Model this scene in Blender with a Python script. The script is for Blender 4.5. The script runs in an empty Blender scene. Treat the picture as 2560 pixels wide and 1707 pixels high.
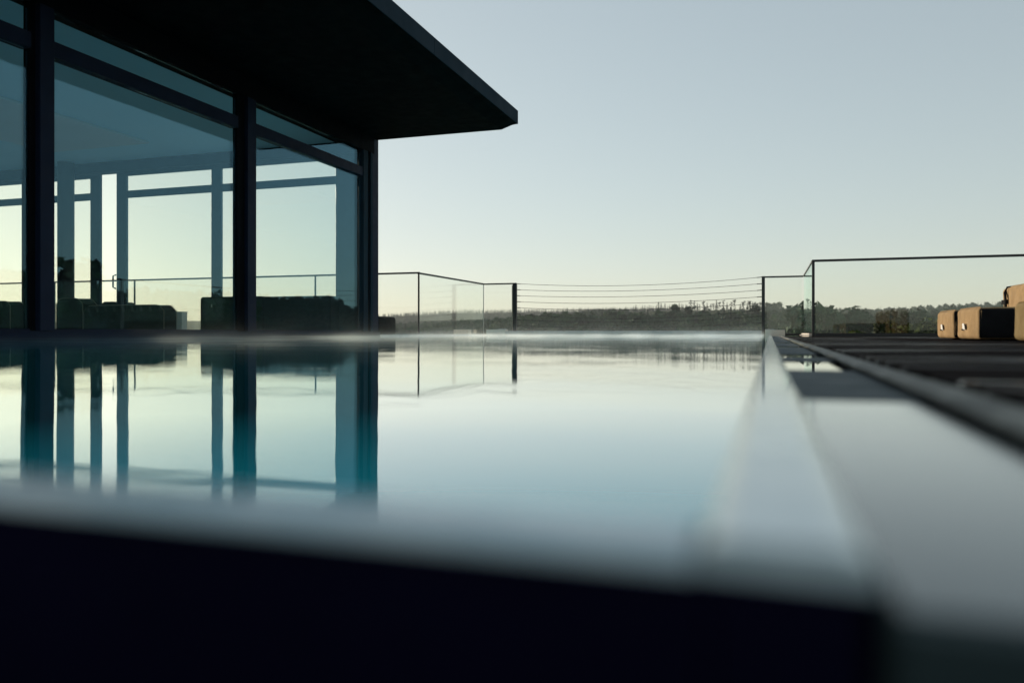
import bpy, bmesh, math, random
import numpy as np
from mathutils import Vector, Matrix, noise

random.seed(7)
RNG = np.random.default_rng(11)
SC = bpy.context.scene
COL = SC.collection
R = math.radians

# ------------------------------------------------------------------ camera
CAM_Z = 0.066                                   # lens just above the water (water level is z = 0)
cam_d = bpy.data.cameras.new("camera")
cam = bpy.data.objects.new("camera", cam_d)
COL.objects.link(cam)
cam.location = (0, 0, CAM_Z)
cam.rotation_euler = (R(90), 0, math.atan(645 / 1965))
cam_d.sensor_width = 36.0
cam_d.lens = 36.0 * 1965 / 2560
cam_d.shift_y = -22.5 / 2560
cam_d.clip_start = 0.01
cam_d.clip_end = 9000
cam_d.dof.use_dof = True
cam_d.dof.focus_distance = 11.0
cam_d.dof.aperture_fstop = 1.8
SC.camera = cam

# ------------------------------------------------------------------ sky and sun
SUN_AZ = R(57)        # to the left of the pool axis (+Y)
SUN_EL = R(10)
w = bpy.data.worlds.new("World")
SC.world = w
w.use_nodes = True
nt = w.node_tree
nt.nodes.clear()
sky = nt.nodes.new("ShaderNodeTexSky")
sky.sky_type = 'NISHITA'
sky.sun_disc = False
sky.sun_elevation = SUN_EL
sky.sun_rotation = -SUN_AZ
sky.altitude = 300
sky.air_density = 1.0
sky.dust_density = 0.5
sky.ozone_density = 1.6
hs = nt.nodes.new("ShaderNodeGamma")            # tone gamma flattens the clear-sky brightness gradient
hs.inputs['Gamma'].default_value = 0.46
bg = nt.nodes.new("ShaderNodeBackground")
bg.inputs['Strength'].default_value = 0.14
wo = nt.nodes.new("ShaderNodeOutputWorld")
nt.links.new(sky.outputs[0], hs.inputs['Color'])
sat = nt.nodes.new("ShaderNodeHueSaturation")
sat.inputs['Saturation'].default_value = 0.80
tint = nt.nodes.new("ShaderNodeMix")
tint.data_type = 'RGBA'
tint.blend_type = 'MULTIPLY'
tint.inputs[0].default_value = 1.0
tint.inputs[7].default_value = (0.975, 1.0, 0.955, 1)
nt.links.new(hs.outputs[0], sat.inputs['Color'])
nt.links.new(sat.outputs[0], tint.inputs[6])
nt.links.new(tint.outputs[2], bg.inputs['Color'])
nt.links.new(bg.outputs[0], wo.inputs['Surface'])

sun_d = bpy.data.lights.new("sun", 'SUN')
sun_d.energy = 2.1
sun_d.angle = R(0.5)
sun_d.color = (1.0, 0.86, 0.67)
sun = bpy.data.objects.new("sun", sun_d)
COL.objects.link(sun)
to_sun = Vector((-math.sin(SUN_AZ) * math.cos(SUN_EL), math.cos(SUN_AZ) * math.cos(SUN_EL), math.sin(SUN_EL)))
sun.rotation_euler = to_sun.to_track_quat('Z', 'Y').to_euler()

vs = SC.view_settings
vs.view_transform = 'Standard'
vs.look = 'None'
vs.gamma = 1.0
vs.use_curve_mapping = False
vs.exposure = 1.35

cy = SC.cycles
cy.use_denoising = True
cy.max_bounces = 12
cy.diffuse_bounces = 5
cy.glossy_bounces = 5
cy.transmission_bounces = 4
cy.volume_bounces = 2
cy.transparent_max_bounces = 24
cy.caustics_reflective = True
cy.caustics_refractive = False
cy.sample_clamp_indirect = 4.0
cy.volume_step_rate = 0.6
cy.volume_max_steps = 256

# ------------------------------------------------------------------ materials
def mat_base(name):
    m = bpy.data.materials.new(name)
    m.use_nodes = True
    t = m.node_tree
    p = t.nodes["Principled BSDF"]
    return m, t, p

def N(t, kind, **kw):
    n = t.nodes.new(kind)
    for k, v in kw.items():
        if k in n.inputs:
            n.inputs[k].default_value = v
        else:
            setattr(n, k, v)
    return n

def ramp(t, src, stops):
    r = t.nodes.new("ShaderNodeValToRGB")
    els = r.color_ramp.elements
    while len(els) < len(stops):
        els.new(0.5)
    for e, (p, c) in zip(els, stops):
        e.position = p
        e.color = (c, c, c, 1) if not isinstance(c, tuple) else (*c, 1)
    t.links.new(src, r.inputs[0])
    return r.outputs[0]

def surf(name, c1, c2, scale=6.0, rough=(0.4, 0.7), bump=0.0, bscale=40.0, spec=0.5, metal=0.0, coord='Object', stretch=None, detail=5.0, coat=0.0, coat_rough=0.1, tight=False):
    """two-tone procedural surface with noise driven colour, gloss and fine relief"""
    m, t, p = mat_base(name)
    tc = N(t, "ShaderNodeTexCoord")
    src = N(t, "ShaderNodeNewGeometry").outputs['Position'] if coord == 'World' else tc.outputs[coord]
    if stretch:
        mp = N(t, "ShaderNodeMapping")
        mp.inputs['Scale'].default_value = stretch
        t.links.new(src, mp.inputs[0])
        src = mp.outputs[0]
    n1 = N(t, "ShaderNodeTexNoise", Scale=scale, Detail=detail, Roughness=0.6)
    t.links.new(src, n1.inputs['Vector'])
    col = ramp(t, n1.outputs['Fac'], [(0.3, c1), (0.7, c2)])
    t.links.new(col, p.inputs['Base Color'])
    n2 = N(t, "ShaderNodeTexNoise", Scale=scale * 2.3, Detail=3.0)
    t.links.new(src, n2.inputs['Vector'])
    ro = ramp(t, n2.outputs['Fac'], [(0.53, rough[0]), (0.66, rough[1])] if tight else [(0.3, rough[0]), (0.7, rough[1])])
    t.links.new(ro, p.inputs['Roughness'])
    p.inputs['Metallic'].default_value = metal
    p.inputs['Specular IOR Level'].default_value = spec
    if tight:
        t.links.new(ramp(t, n2.outputs['Fac'], [(0.53, 0.015), (0.66, spec)]), p.inputs['Specular IOR Level'])
    p.inputs['Coat Weight'].default_value = coat
    p.inputs['Coat Roughness'].default_value = coat_rough
    if bump:
        n3 = N(t, "ShaderNodeTexNoise", Scale=bscale, Detail=4.0)
        t.links.new(src, n3.inputs['Vector'])
        b = N(t, "ShaderNodeBump", Strength=bump, Distance=0.01)
        t.links.new(n3.outputs['Fac'], b.inputs['Height'])
        t.links.new(b.outputs[0], p.inputs['Normal'])
    return m

def glass_mat(name, tint, ior, refl):
    """thin architectural glass: clear body plus a Fresnel mirror on both faces"""
    m = bpy.data.materials.new(name)
    m.use_nodes = True
    t = m.node_tree
    t.nodes.clear()
    o = N(t, "ShaderNodeOutputMaterial")
    mx = N(t, "ShaderNodeMixShader")
    tr = N(t, "ShaderNodeBsdfTransparent")
    tr.inputs[0].default_value = (*tint, 1)
    gl = N(t, "ShaderNodeBsdfGlossy")
    gl.inputs['Roughness'].default_value = 0.0
    gl.inputs['Color'].default_value = (*refl, 1)
    ge = N(t, "ShaderNodeNewGeometry")
    mr = N(t, "ShaderNodeMapRange")
    mr.inputs['To Min'].default_value = ior
    mr.inputs['To Max'].default_value = 1.0 / ior
    fr = N(t, "ShaderNodeFresnel")
    t.links.new(ge.outputs['Backfacing'], mr.inputs['Value'])
    t.links.new(mr.outputs[0], fr.inputs['IOR'])
    t.links.new(fr.outputs[0], mx.inputs[0])
    t.links.new(tr.outputs[0], mx.inputs[1])
    t.links.new(gl.outputs[0], mx.inputs[2])
    t.links.new(mx.outputs[0], o.inputs['Surface'])
    return m

M = {}
M['frame'] = surf("dark_frame", (0.0050, 0.0095, 0.0240), (0.0075, 0.0135, 0.0320), 3, (0.5, 0.65), spec=0.12)
M['frame_black'] = surf("black_frame", (0.0015, 0.0018, 0.003), (0.0025, 0.003, 0.0045), 3, (0.6, 0.8), spec=0.05)
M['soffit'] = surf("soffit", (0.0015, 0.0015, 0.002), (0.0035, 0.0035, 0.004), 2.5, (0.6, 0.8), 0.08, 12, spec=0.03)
M['fascia'] = surf("fascia_metal", (0.011, 0.024, 0.036), (0.016, 0.031, 0.045), 1.2, (0.6, 0.75), spec=0.05)
M['ceiling'] = surf("ceiling", (0.42, 0.72, 0.93), (0.46, 0.76, 0.96), 1.0, (0.7, 0.9), spec=0.1)  # blue-teal tint paints in the light bounced up from the pool
M['ceiling_panel'] = surf("ceiling_panel", (0.50, 0.58, 0.62), (0.54, 0.62, 0.66), 1.0, (0.6, 0.8))
M['inner_or_added_wall'] = surf("inner_or_added_wall", (0.55, 0.60, 0.62), (0.62, 0.66, 0.68), 1.5, (0.6, 0.8))
M['floor'] = surf("stone_floor", (0.55, 0.55, 0.53), (0.64, 0.64, 0.62), 3, (0.25, 0.45))
M['column'] = surf("column", (0.010, 0.013, 0.016), (0.018, 0.021, 0.025), 2, (0.4, 0.6), spec=0.3)
M['glass'] = glass_mat("pavilion_glass", (0.965, 0.985, 0.965), 1.72, (0.40, 0.78, 1.0))
M['fence_glass'] = glass_mat("fence_glass", (0.985, 0.992, 0.985), 1.42, (0.9, 1.0, 0.97))
M['rail'] = surf("black_steel", (0.006, 0.006, 0.007), (0.010, 0.010, 0.011), 8, (0.3, 0.5), spec=0.5)
M['cable'] = surf("steel_cable", (0.03, 0.03, 0.032), (0.05, 0.05, 0.05), 30, (0.35, 0.5), metal=0.6)
M['steel'] = surf("bright_steel", (0.5, 0.5, 0.5), (0.6, 0.6, 0.6), 30, (0.25, 0.4), metal=1.0)
M['rim'] = surf("wet_rim_stone", (0.36, 0.50, 0.56), (0.62, 0.70, 0.72), 9, (0.18, 0.5), 0.10, 30, coat=0.9, coat_rough=0.08)
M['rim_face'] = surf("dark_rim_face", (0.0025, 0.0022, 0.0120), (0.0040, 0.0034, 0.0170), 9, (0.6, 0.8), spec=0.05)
M['plinth'] = surf("sun_tinted_plinth_stone", (0.66, 0.57, 0.48), (0.74, 0.65, 0.55), 8, (0.6, 0.85), 0.2, 60)  # pale stone, colour warmed and brightened to stand for sun on it
M['coping'] = surf("pale_coping_stone", (0.36, 0.37, 0.36), (0.52, 0.52, 0.50), 7, (0.5, 0.8), 0.3, 45)
M['kerb'] = surf("kerb_stone", (0.06, 0.06, 0.056), (0.30, 0.29, 0.25), 14, (0.5, 0.8), 0.5, 70, spec=0.2)
M['slab_dry'] = surf("dry_gutter_slab", (0.034, 0.050, 0.056), (0.050, 0.066, 0.072), 5, (0.55, 0.75), 0.1, 60, spec=0.15)
M['terrace'] = surf("terrace_stone", (0.12, 0.12, 0.115), (0.20, 0.195, 0.185), 5, (0.5, 0.8), 0.2, 40)
M['plank'] = surf("wet_deck_timber", (0.005, 0.005, 0.007), (0.024, 0.015, 0.011), 1.0, (0.95, 0.14), 0.25, 12, spec=0.22, stretch=(0.35, 9.0, 1.0), coord='World', tight=True)
M['void'] = surf("dark_drain", (0.004, 0.004, 0.005), (0.008, 0.008, 0.009), 8, (0.6, 0.8), spec=0.1)
M['tan'] = surf("tan_canvas", (0.235, 0.155, 0.075), (0.33, 0.22, 0.11), 7, (0.75, 0.95), 0.4, 120, spec=0.15)
M['charcoal'] = surf("charcoal_canvas_and_shade", (0.006, 0.006, 0.007), (0.011, 0.011, 0.012), 9, (0.8, 0.95), 0.3, 120, spec=0.1)  # straps and feet; also paints shade on the tan cushions' short sides
M['sofa_shade_dark'] = surf("sofa_canvas_in_shade", (0.0025, 0.0025, 0.0025), (0.006, 0.006, 0.0055), 6, (0.7, 0.9), 0.3, 90, spec=0.15)  # tan covers darkened in their colour to paint the indoor shade
M['sofa_stripe'] = surf("sofa_stripe", (0.025, 0.025, 0.022), (0.04, 0.04, 0.036), 6, (0.7, 0.9), spec=0.15)
M['piping'] = surf("sofa_piping", (0.22, 0.20, 0.15), (0.28, 0.25, 0.19), 20, (0.6, 0.8))
M['tag'] = surf("white_tag", (0.72, 0.72, 0.70), (0.82, 0.82, 0.80), 30, (0.3, 0.45))
M['white'] = surf("pale_render", (0.55, 0.58, 0.56), (0.65, 0.67, 0.65), 5, (0.6, 0.8))
M['ground'] = surf("meadow_ground", (0.025, 0.04, 0.018), (0.05, 0.065, 0.028), 0.03, (0.9, 1.0), spec=0.1)
M['bark'] = surf("bark", (0.03, 0.024, 0.018), (0.06, 0.05, 0.04), 3, (0.8, 0.95), spec=0.1)

def leaf_mat(name, c1, c2, c3, scale):
    m, t, p = mat_base(name)
    tc = N(t, "ShaderNodeTexCoord")
    n1 = N(t, "ShaderNodeTexNoise", Scale=scale, Detail=3.0)
    ge = N(t, "ShaderNodeNewGeometry")
    t.links.new(ge.outputs['Position'], n1.inputs['Vector'])
    col = ramp(t, n1.outputs['Fac'], [(0.32, c1), (0.5, c2), (0.68, c3)])
    oi = N(t, "ShaderNodeObjectInfo")
    hv = N(t, "ShaderNodeHueSaturation")
    mr = N(t, "ShaderNodeMapRange")
    mr.inputs['To Min'].default_value = 0.7
    mr.inputs['To Max'].default_value = 1.3
    t.links.new(oi.outputs['Random'], mr.inputs['Value'])
    t.links.new(mr.outputs[0], hv.inputs['Value'])
    t.links.new(col, hv.inputs['Color'])
    t.links.new(hv.outputs[0], p.inputs['Base Color'])
    p.inputs['Roughness'].default_value = 0.75
    p.inputs['Specular IOR Level'].default_value = 0.15
    return m

M['leaf'] = leaf_mat("broadleaf", (0.008, 0.026, 0.014), (0.017, 0.046, 0.020), (0.035, 0.078, 0.026), 0.06)
M['scrub'] = leaf_mat("scrub", (0.05, 0.08, 0.03), (0.07, 0.10, 0.04), (0.09, 0.12, 0.05), 0.03)
M['needle'] = leaf_mat("conifer", (0.008, 0.019, 0.014), (0.014, 0.030, 0.020), (0.024, 0.044, 0.025), 0.06)
M['bush_leaf'] = leaf_mat("bush_leaf", (0.008, 0.014, 0.004), (0.022, 0.034, 0.007), (0.10, 0.12, 0.02), 6.0)
M['grass'] = leaf_mat("grass", (0.03, 0.05, 0.02), (0.06, 0.08, 0.035), (0.10, 0.12, 0.06), 2.0)

def water_mat(name, base, gain, waves, rough=0.0):
    """still water: coloured body under a mirror that takes over at grazing angles"""
    m = bpy.data.materials.new(name)
    m.use_nodes = True
    t = m.node_tree
    t.nodes.clear()
    out = N(t, "ShaderNodeOutputMaterial")
    tc = N(t, "ShaderNodeTexCoord")
    acc = None
    for (h, sx, sy) in waves:
        mp = N(t, "ShaderNodeMapping")
        mp.inputs['Scale'].default_value = (sx, sy, 1)
        n = N(t, "ShaderNodeTexNoise", Scale=1.0, Detail=1.5)
        t.links.new(tc.outputs['Object'], mp.inputs[0])
        t.links.new(mp.outputs[0], n.inputs['Vector'])
        a = N(t, "ShaderNodeMath", operation='MULTIPLY_ADD')
        a.inputs[1].default_value = h
        a.inputs[2].default_value = 0.0
        t.links.new(n.outputs['Fac'], a.inputs[0])
        if acc is not None:
            t.links.new(acc, a.inputs[2])
        acc = a.outputs[0]
    bu = N(t, "ShaderNodeBump", Strength=1.0, Distance=1.0)
    t.links.new(acc, bu.inputs['Height'])
    fr = N(t, "ShaderNodeFresnel")
    fr.inputs['IOR'].default_value = 1.333
    pm = N(t, "ShaderNodeMath", operation='MULTIPLY')
    pm.inputs[1].default_value = gain
    pw = N(t, "ShaderNodeMath", operation='MINIMUM')
    pw.inputs[1].default_value = 0.96
    t.links.new(fr.outputs[0], pm.inputs[0])
    di = N(t, "ShaderNodeBsdfDiffuse")
    di.inputs['Color'].default_value = (*base, 1)
    gl = N(t, "ShaderNodeBsdfGlossy")
    gl.inputs['Roughness'].default_value = rough
    gl.inputs['Color'].default_value = (1, 1, 1, 1)
    mx = N(t, "ShaderNodeMixShader")
    t.links.new(pm.outputs[0], pw.inputs[0])
    t.links.new(pw.outputs[0], mx.inputs[0])
    t.links.new(bu.outputs[0], gl.inputs['Normal'])
    t.links.new(di.outputs[0], mx.inputs[1])
    t.links.new(gl.outputs[0], mx.inputs[2])
    t.links.new(mx.outputs[0], out.inputs['Surface'])
    return m

M['water'] = water_mat("pool_water", (0.02, 0.50, 0.58), 1.72, [(0.0010, 0.5, 0.8), (0.0028, 2.0, 2.6), (0.0008, 5.5, 7.5), (0.00010, 18.0, 24.0)])
M['gutter_water'] = water_mat("gutter_water", (0.010, 0.016, 0.022), 1.3, [(0.0001, 2.0, 2.0), (0.00002, 9.0, 9.0)])
M['slab_wet'] = water_mat("wet_gutter_slab", (0.040, 0.058, 0.060), 1.4, [(0.0001, 3.0, 3.0), (0.00003, 20.0, 20.0)], 0.16)

# ------------------------------------------------------------------ helpers
OFF = {}

def link(o, parent=None):
    COL.objects.link(o)
    if parent is not None:
        o.parent = parent
    return o

def root_off(o):
    return OFF.get(o.name, Vector((0, 0, 0))) if o is not None else Vector((0, 0, 0))

def tag(o, label=None, cat=None, group=None, kind=None):
    if label: o['label'] = label
    if cat: o['category'] = cat
    if group: o['group'] = group
    if kind: o['kind'] = kind
    return o

def thing(name, loc, label, cat, group=None, kind=None):
    o = bpy.data.objects.new(name, None)
    o.location = loc
    o.empty_display_size = 0.1
    link(o)
    OFF[o.name] = Vector(loc)
    return tag(o, label, cat, group, kind)

def from_bm(name, bm, m, parent=None, smooth=False):
    off = root_off(parent)
    me = bpy.data.meshes.new(name)
    if off.length:
        bmesh.ops.translate(bm, verts=bm.verts, vec=-off)
    bm.normal_update()
    bm.to_mesh(me)
    bm.free()
    me.materials.append(M[m])
    if smooth:
        for p in me.polygons:
            p.use_smooth = True
    o = bpy.data.objects.new(name, me)
    link(o, parent)
    OFF[o.name] = off
    return o

def add_box(bm, x0, x1, y0, y1, z0, z1):
    vs_ = [bm.verts.new((x, y, z)) for x in (x0, x1) for y in (y0, y1) for z in (z0, z1)]
    f = [(0, 1, 3, 2), (4, 6, 7, 5), (0, 4, 5, 1), (2, 3, 7, 6), (0, 2, 6, 4), (1, 5, 7, 3)]
    for q in f:
        bm.faces.new([vs_[i] for i in q])

def box(name, x0, x1, y0, y1, z0, z1, m, parent=None, bev=0.0, seg=1, smooth=False):
    bm = bmesh.new()
    add_box(bm, x0, x1, y0, y1, z0, z1)
    if bev:
        bmesh.ops.bevel(bm, geom=list(bm.edges), offset=bev, segments=seg, affect='EDGES', profile=0.5)
    return from_bm(name, bm, m, parent, smooth)

def prism(name, prof, axis, a0, a1, m, parent=None, bev=0.0):
    """extrude a closed profile: axis 'y' profile is (x, z); axis 'x' profile is (y, z)"""
    bm = bmesh.new()
    A, B = [], []
    for (p, q) in prof:
        if axis == 'y':
            A.append(bm.verts.new((p, a0, q))); B.append(bm.verts.new((p, a1, q)))
        else:
            A.append(bm.verts.new((a0, p, q))); B.append(bm.verts.new((a1, p, q)))
    n = len(prof)
    for i in range(n):
        j = (i + 1) % n
        bm.faces.new((A[i], A[j], B[j], B[i]))
    bm.faces.new(A[::-1]); bm.faces.new(B)
    bmesh.ops.recalc_face_normals(bm, faces=bm.faces)
    if bev:
        bmesh.ops.bevel(bm, geom=list(bm.edges), offset=bev, segments=2, affect='EDGES')
    return from_bm(name, bm, m, parent)

def tube(name, pts, r, m, parent=None, sides=6, radii=None):
    bm = bmesh.new()
    pts = [Vector(p) for p in pts]
    rings = []
    for i, p in enumerate(pts):
        d = (pts[min(i + 1, len(pts) - 1)] - pts[max(i - 1, 0)]).normalized()
        up = Vector((0, 0, 1)) if abs(d.z) < 0.9 else Vector((1, 0, 0))
        a = d.cross(up).normalized()
        b = a.cross(d)
        rr = radii[i] if radii else r
        rings.append([bm.verts.new(p + (a * math.cos(k * 2 * math.pi / sides) + b * math.sin(k * 2 * math.pi / sides)) * rr) for k in range(sides)])
    for i in range(len(rings) - 1):
        for k in range(sides):
            bm.faces.new((rings[i][k], rings[i][(k + 1) % sides], rings[i + 1][(k + 1) % sides], rings[i + 1][k]))
    bm.faces.new(rings[0][::-1]); bm.faces.new(rings[-1])
    bmesh.ops.recalc_face_normals(bm, faces=bm.faces)
    return from_bm(name, bm, m, parent, True)

def share(o, name, loc, parent):
    c = bpy.data.objects.new(name, o.data)
    c.location = loc
    link(c, parent)
    return c

# ------------------------------------------------------------------ terrain
def interp(x, tab):
    xs = [a for a, b in tab]; ys = [b for a, b in tab]
    return float(np.interp(x, xs, ys))

# tree-top elevation (tangent) of the three wooded crests by azimuth (degrees right of the pool axis)
E_FRONT = [(-180, .0), (-70, .0), (-40, .010), (-28, .014), (-24, .018), (-20, .023), (-14, .027), (-10, .028), (-3, .030), (0, .032), (2, .034), (4, .031), (8, .026), (15, .030), (18, .022), (27, .022), (30, .046), (38, .050), (46, .050), (60, .04), (90, .02), (180, .0)]
E_MID = [(-180, .0), (-70, .002), (-40, .010), (-28, .014), (-20, .020), (-14, .027), (-12.5, .033), (-9.5, .0355), (-5, .037), (-2, .037), (1, .0345), (5, .031), (8, .0317), (13.5, .036), (15, .0385), (18, .026), (25, .022), (45, .020), (70, .02), (180, .0)]
E_FAR = [(-180, .008), (-70, .010), (-40, .019), (-28, .0238), (-20.6, .0300), (-15, .0315), (-12, .033), (-8, .032), (0, .024), (15, .020), (40, .014), (180, .008)]
R_FRONT, R_MID, R_FAR = 560.0, 1000.0, 1600.0

def ground_z(x, y):
    r = math.hypot(x, y)
    az = math.degrees(math.atan2(x, y))
    zf = interp(az, E_FRONT) * R_FRONT - 10
    zm = interp(az, E_MID) * R_MID - 9
    zr = interp(az, E_FAR) * R_FAR - 8
    tab = [(0, -4.5), (24, -4.5), (60, -9), (150, -24), (330, -26), (R_FRONT, zf), (R_FRONT + 110, min(zf, zm) - 8),
           (R_MID, zm), (R_MID + 150, min(zm, zr) - 12), (R_FAR, zr), (R_FAR + 300, zr - 25), (2650, -20)]
    z = interp(r, tab)
    if r > 60:
        k = min(1, (r - 60) / 200)
        z += k * 3.0 * noise.noise(Vector((x / 90, y / 90, 0.3)))
    return z

def build_terrain():
    rs = [0, 12, 24, 40, 60, 100, 150, 210, 270, 330, 400, 460, 520, 560, 610, 670, 730, 800, 870, 940, 1000, 1060, 1150, 1300, 1450, 1600, 1700, 1900, 2200, 2650]
    na = 144
    verts, faces = [(0, 0, ground_z(0, 0))], []
    for r in rs[1:]:
        for k in range(na):
            a = 2 * math.pi * k / na
            x, y = r * math.sin(a), r * math.cos(a)
            verts.append((x, y, ground_z(x, y)))
    for k in range(na):
        faces.append((0, 1 + (k + 1) % na, 1 + k))
    for i in range(len(rs) - 2):
        b0, b1 = 1 + i * na, 1 + (i + 1) * na
        for k in range(na):
            k2 = (k + 1) % na
            faces.append((b0 + k, b0 + k2, b1 + k2, b1 + k))
    me = bpy.data.meshes.new("terrain")
    me.from_pydata(verts, [], faces)
    me.materials.append(M['ground'])
    for p in me.polygons: p.use_smooth = True
    o = bpy.data.objects.new("terrain", me)
    link(o)
    tag(o, kind='structure')
build_terrain()

# ------------------------------------------------------------------ pool
X_FAC = -6.30                    # plane of the pavilion front, left side of the pool
XR0, XR1 = -0.021, 0.030         # right rim
YN0, YN1 = 0.241, 0.281          # near rim (outer, inner)
Y_END = 17.0

bm = bmesh.new()
f_ = bm.faces.new([bm.verts.new(p) for p in ((X_FAC - 0.05, YN1 - 0.006, 0), (XR0 + 0.006, YN1 - 0.006, 0), (XR0 + 0.006, Y_END + 0.05, 0), (X_FAC - 0.05, Y_END + 0.05, 0))])
o = from_bm("water", bm, 'water')
tag(o, kind='structure')

pool = thing("swimming_pool", (-3.1, 8.6, -1.4), "long rectangular swimming pool with a thin wet overflow rim beside the deck", "pool")
box("basin_floor", X_FAC, XR0, YN1, Y_END, -1.45, -1.40, 'coping', pool)
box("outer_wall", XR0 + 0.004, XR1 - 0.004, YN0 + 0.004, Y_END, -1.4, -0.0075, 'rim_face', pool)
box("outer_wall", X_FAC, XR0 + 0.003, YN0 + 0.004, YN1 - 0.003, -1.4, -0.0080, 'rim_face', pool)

def rim_piece(axis, a0, a1, first=None):
    g = 0.0012
    if axis == 'y':
        w0, w1 = XR0, XR1
        prof = [(w0, -0.006), (w0, -0.0015), (w0 + 0.002, 0.0012), (w0 + 0.008, 0.0042), (w1 - 0.012, 0.0042), (w1 - 0.004, 0.0020), (w1, -0.003), (w1, -0.0065)]
        return prism("rim_stone", prof, 'y', a0 + g, a1 - g, 'rim', pool)
    w0, w1 = YN0, YN1
    prof = [(w1, -0.006), (w1, -0.0015), (w1 - 0.003, 0.0012), (w1 - 0.012, 0.0032), (w0 + 0.010, 0.0032), (w0 + 0.003, 0.0012), (w0, -0.003), (w0, -0.0065)]
    return prism("rim_stone", prof, 'x', a0 + g, a1 - g, 'rim', pool)

y = YN0
cuts = [YN0, 0.86, 1.62, 2.38, 3.14] + [3.9 + 0.76 * i for i in range(17)] + [Y_END]
for a, b in zip(cuts[:-1], cuts[1:]):
    rim_piece('y', a, b)
x = XR0
while x > X_FAC + 0.1:
    rim_piece('x', max(x - 0.76, X_FAC), x)
    x -= 0.76

# raised coping at the far end of the pool
endwall = thing("pool_end_wall", (-2.9, 17.15, 0.0), "low pale stone wall closing the far end of the pool in mist", "wall")
xs = np.linspace(-5.74, -0.16, 9)
for a, b in zip(xs[:-1], xs[1:]):
    box("coping_stone", a + 0.003, b - 0.003, 17.0, 17.4, 0.062, 0.100 + random.uniform(-.003, .003), 'coping', endwall, 0.006)
box("wall", -5.74, -0.16, 17.02, 17.38, -1.4, 0.0615, 'coping', endwall)
stw = thing("pool_side_wall", (X_FAC - 0.03, 14.6, -0.3), "stone wall on the left side of the pool under the glass balustrade", "wall")
box("wall", X_FAC - 0.12, X_FAC - 0.01, 12.02, 17.4, -4.5, 0.03, 'coping', stw)

# ------------------------------------------------------------------ gutter, kerb and deck
gut = thing("overflow_gutter", (0.098, 8.3, -0.05), "narrow overflow gutter along the right pool rim with wet and dry slabs", "gutter")
box("channel", XR1 + 0.001, 0.1815, 0.99, 16.7, -0.06, -0.0215, 'void', gut)
for a, b in ((YN0 + 0.002, 0.985),):
    box("gutter_slab", XR1 + 0.002, 0.1810, a + .0005, b - .0005, -0.08, -0.0132, 'slab_wet', gut, 0.004)
wet = [(1.755, 2.28), (2.64, 3.02), (4.4, 4.7), (6.1, 6.5)]
dry = [(0.985, 1.755), (2.28, 2.64), (3.02, 3.7), (3.7, 4.4), (4.7, 5.4), (5.4, 6.1), (6.5, 7.2)] + [(7.2 + .76 * i, 7.2 + .76 * (i + 1)) for i in range(12)]
for a, b in wet:
    box("water_film", XR1 + 0.002, 0.1810, a + .001, b - .001, -0.0205, -0.0140, 'gutter_water', gut)
for a, b in dry:
    box("gutter_slab", XR1 + 0.002, 0.1810, a + .0015, b - .0015, -0.0205, -0.0125, 'slab_dry', gut, 0.001)

kerb = thing("deck_kerb", (0.19, 8.0, -0.05), "worn pale kerb edging the dark timber deck beside the gutter", "kerb")
yy = -0.6
while yy < 16.6:
    L = 0.9
    dz = random.uniform(-.0012, .0012)
    prof = [(0.182, -0.05), (0.182, -0.008), (0.1650, -0.006), (0.1645, -0.003), (0.1665, -0.001 + dz), (0.172, 0.0015 + dz), (0.180, 0.0025 + dz), (0.206, 0.002 + dz), (0.212, -0.001 + dz), (0.214, -0.05)]
    prism("kerb_stone", prof, 'y', yy + .0015, min(yy + L, 16.62) - .0015, 'kerb', kerb)
    yy += L

deck = thing("deck", (3.2, 6.4, -0.06), "dark wet timber deck of crosswise planks on the right of the pool", "deck", kind='structure')
box("deck_base", 0.2145, 8.0, -1.5, 13.55, -0.35, -0.045, 'void', deck)
p0 = None
for i in range(103):
    yc = -1.4 + i * 0.1445
    loc = (4.12 - 3.2, yc - 6.4, 0.06 - 0.014 + random.uniform(-.0012, .0012))
    if p0 is None:
        p0 = box("plank", -3.88, 3.88, -0.069, 0.069, -0.014, 0.014, 'plank', None, 0.004)
        p0.parent = deck
        p0.location = loc
    else:
        c = share(p0, "plank", loc, deck)
        c.rotation_euler = (R(random.uniform(-.35, .35)), 0, 0)

# catch basin and paving on the near side of the pool
cat = thing("catch_basin", (-3, -0.2, -0.3), "dark catch basin below the near pool rim", "basin")
box("floor", X_FAC, 0.1815, -0.8, YN0 + 0.003, -0.36, -0.30, 'void', cat)
box("wall", X_FAC, 0.1815, -0.9, -0.8, -0.36, -0.01, 'void', cat)
o = box("paving", X_FAC, 0.16, -6.0, -0.905, -0.2, -0.008, 'terrace'); tag(o, kind='structure')
o = box("pavement", 0.165, 8.0, -6.0, -1.505, -0.2, -0.009, 'terrace'); tag(o, kind='structure')
o = box("terrace", -19.0, X_FAC - 0.125, 12.03, 13.75, -0.3, 0.02, 'terrace'); tag(o, kind='structure')

# ------------------------------------------------------------------ pavilion
Z0 = CAM_Z
YS, YNW = -5.0, 12.0            # south and north ends of the pavilion
Z_TRL, Z_TRU, Z_HEAD, Z_SOF = Z0 + 2.555, Z0 + 2.70, Z0 + 2.985, Z0 + 3.255
pav = thing("glass_pavilion", (-10.5, 4.0, 0.0), "dark framed glass pavilion with a wide flat roof overhanging the pool", "pavilion")
box("sill", X_FAC - 0.16, X_FAC, YS, YNW, -0.4, Z0 + 0.012, 'frame', pav)
box("floor_slab", -15.2, X_FAC - 0.165, YS, YNW, -0.3, Z0 - 0.02, 'floor', pav)
box("head_beam", X_FAC - 0.20, X_FAC, YS, YNW - 0.203, Z_HEAD, Z_SOF - 0.002, 'frame_black', pav)

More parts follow.
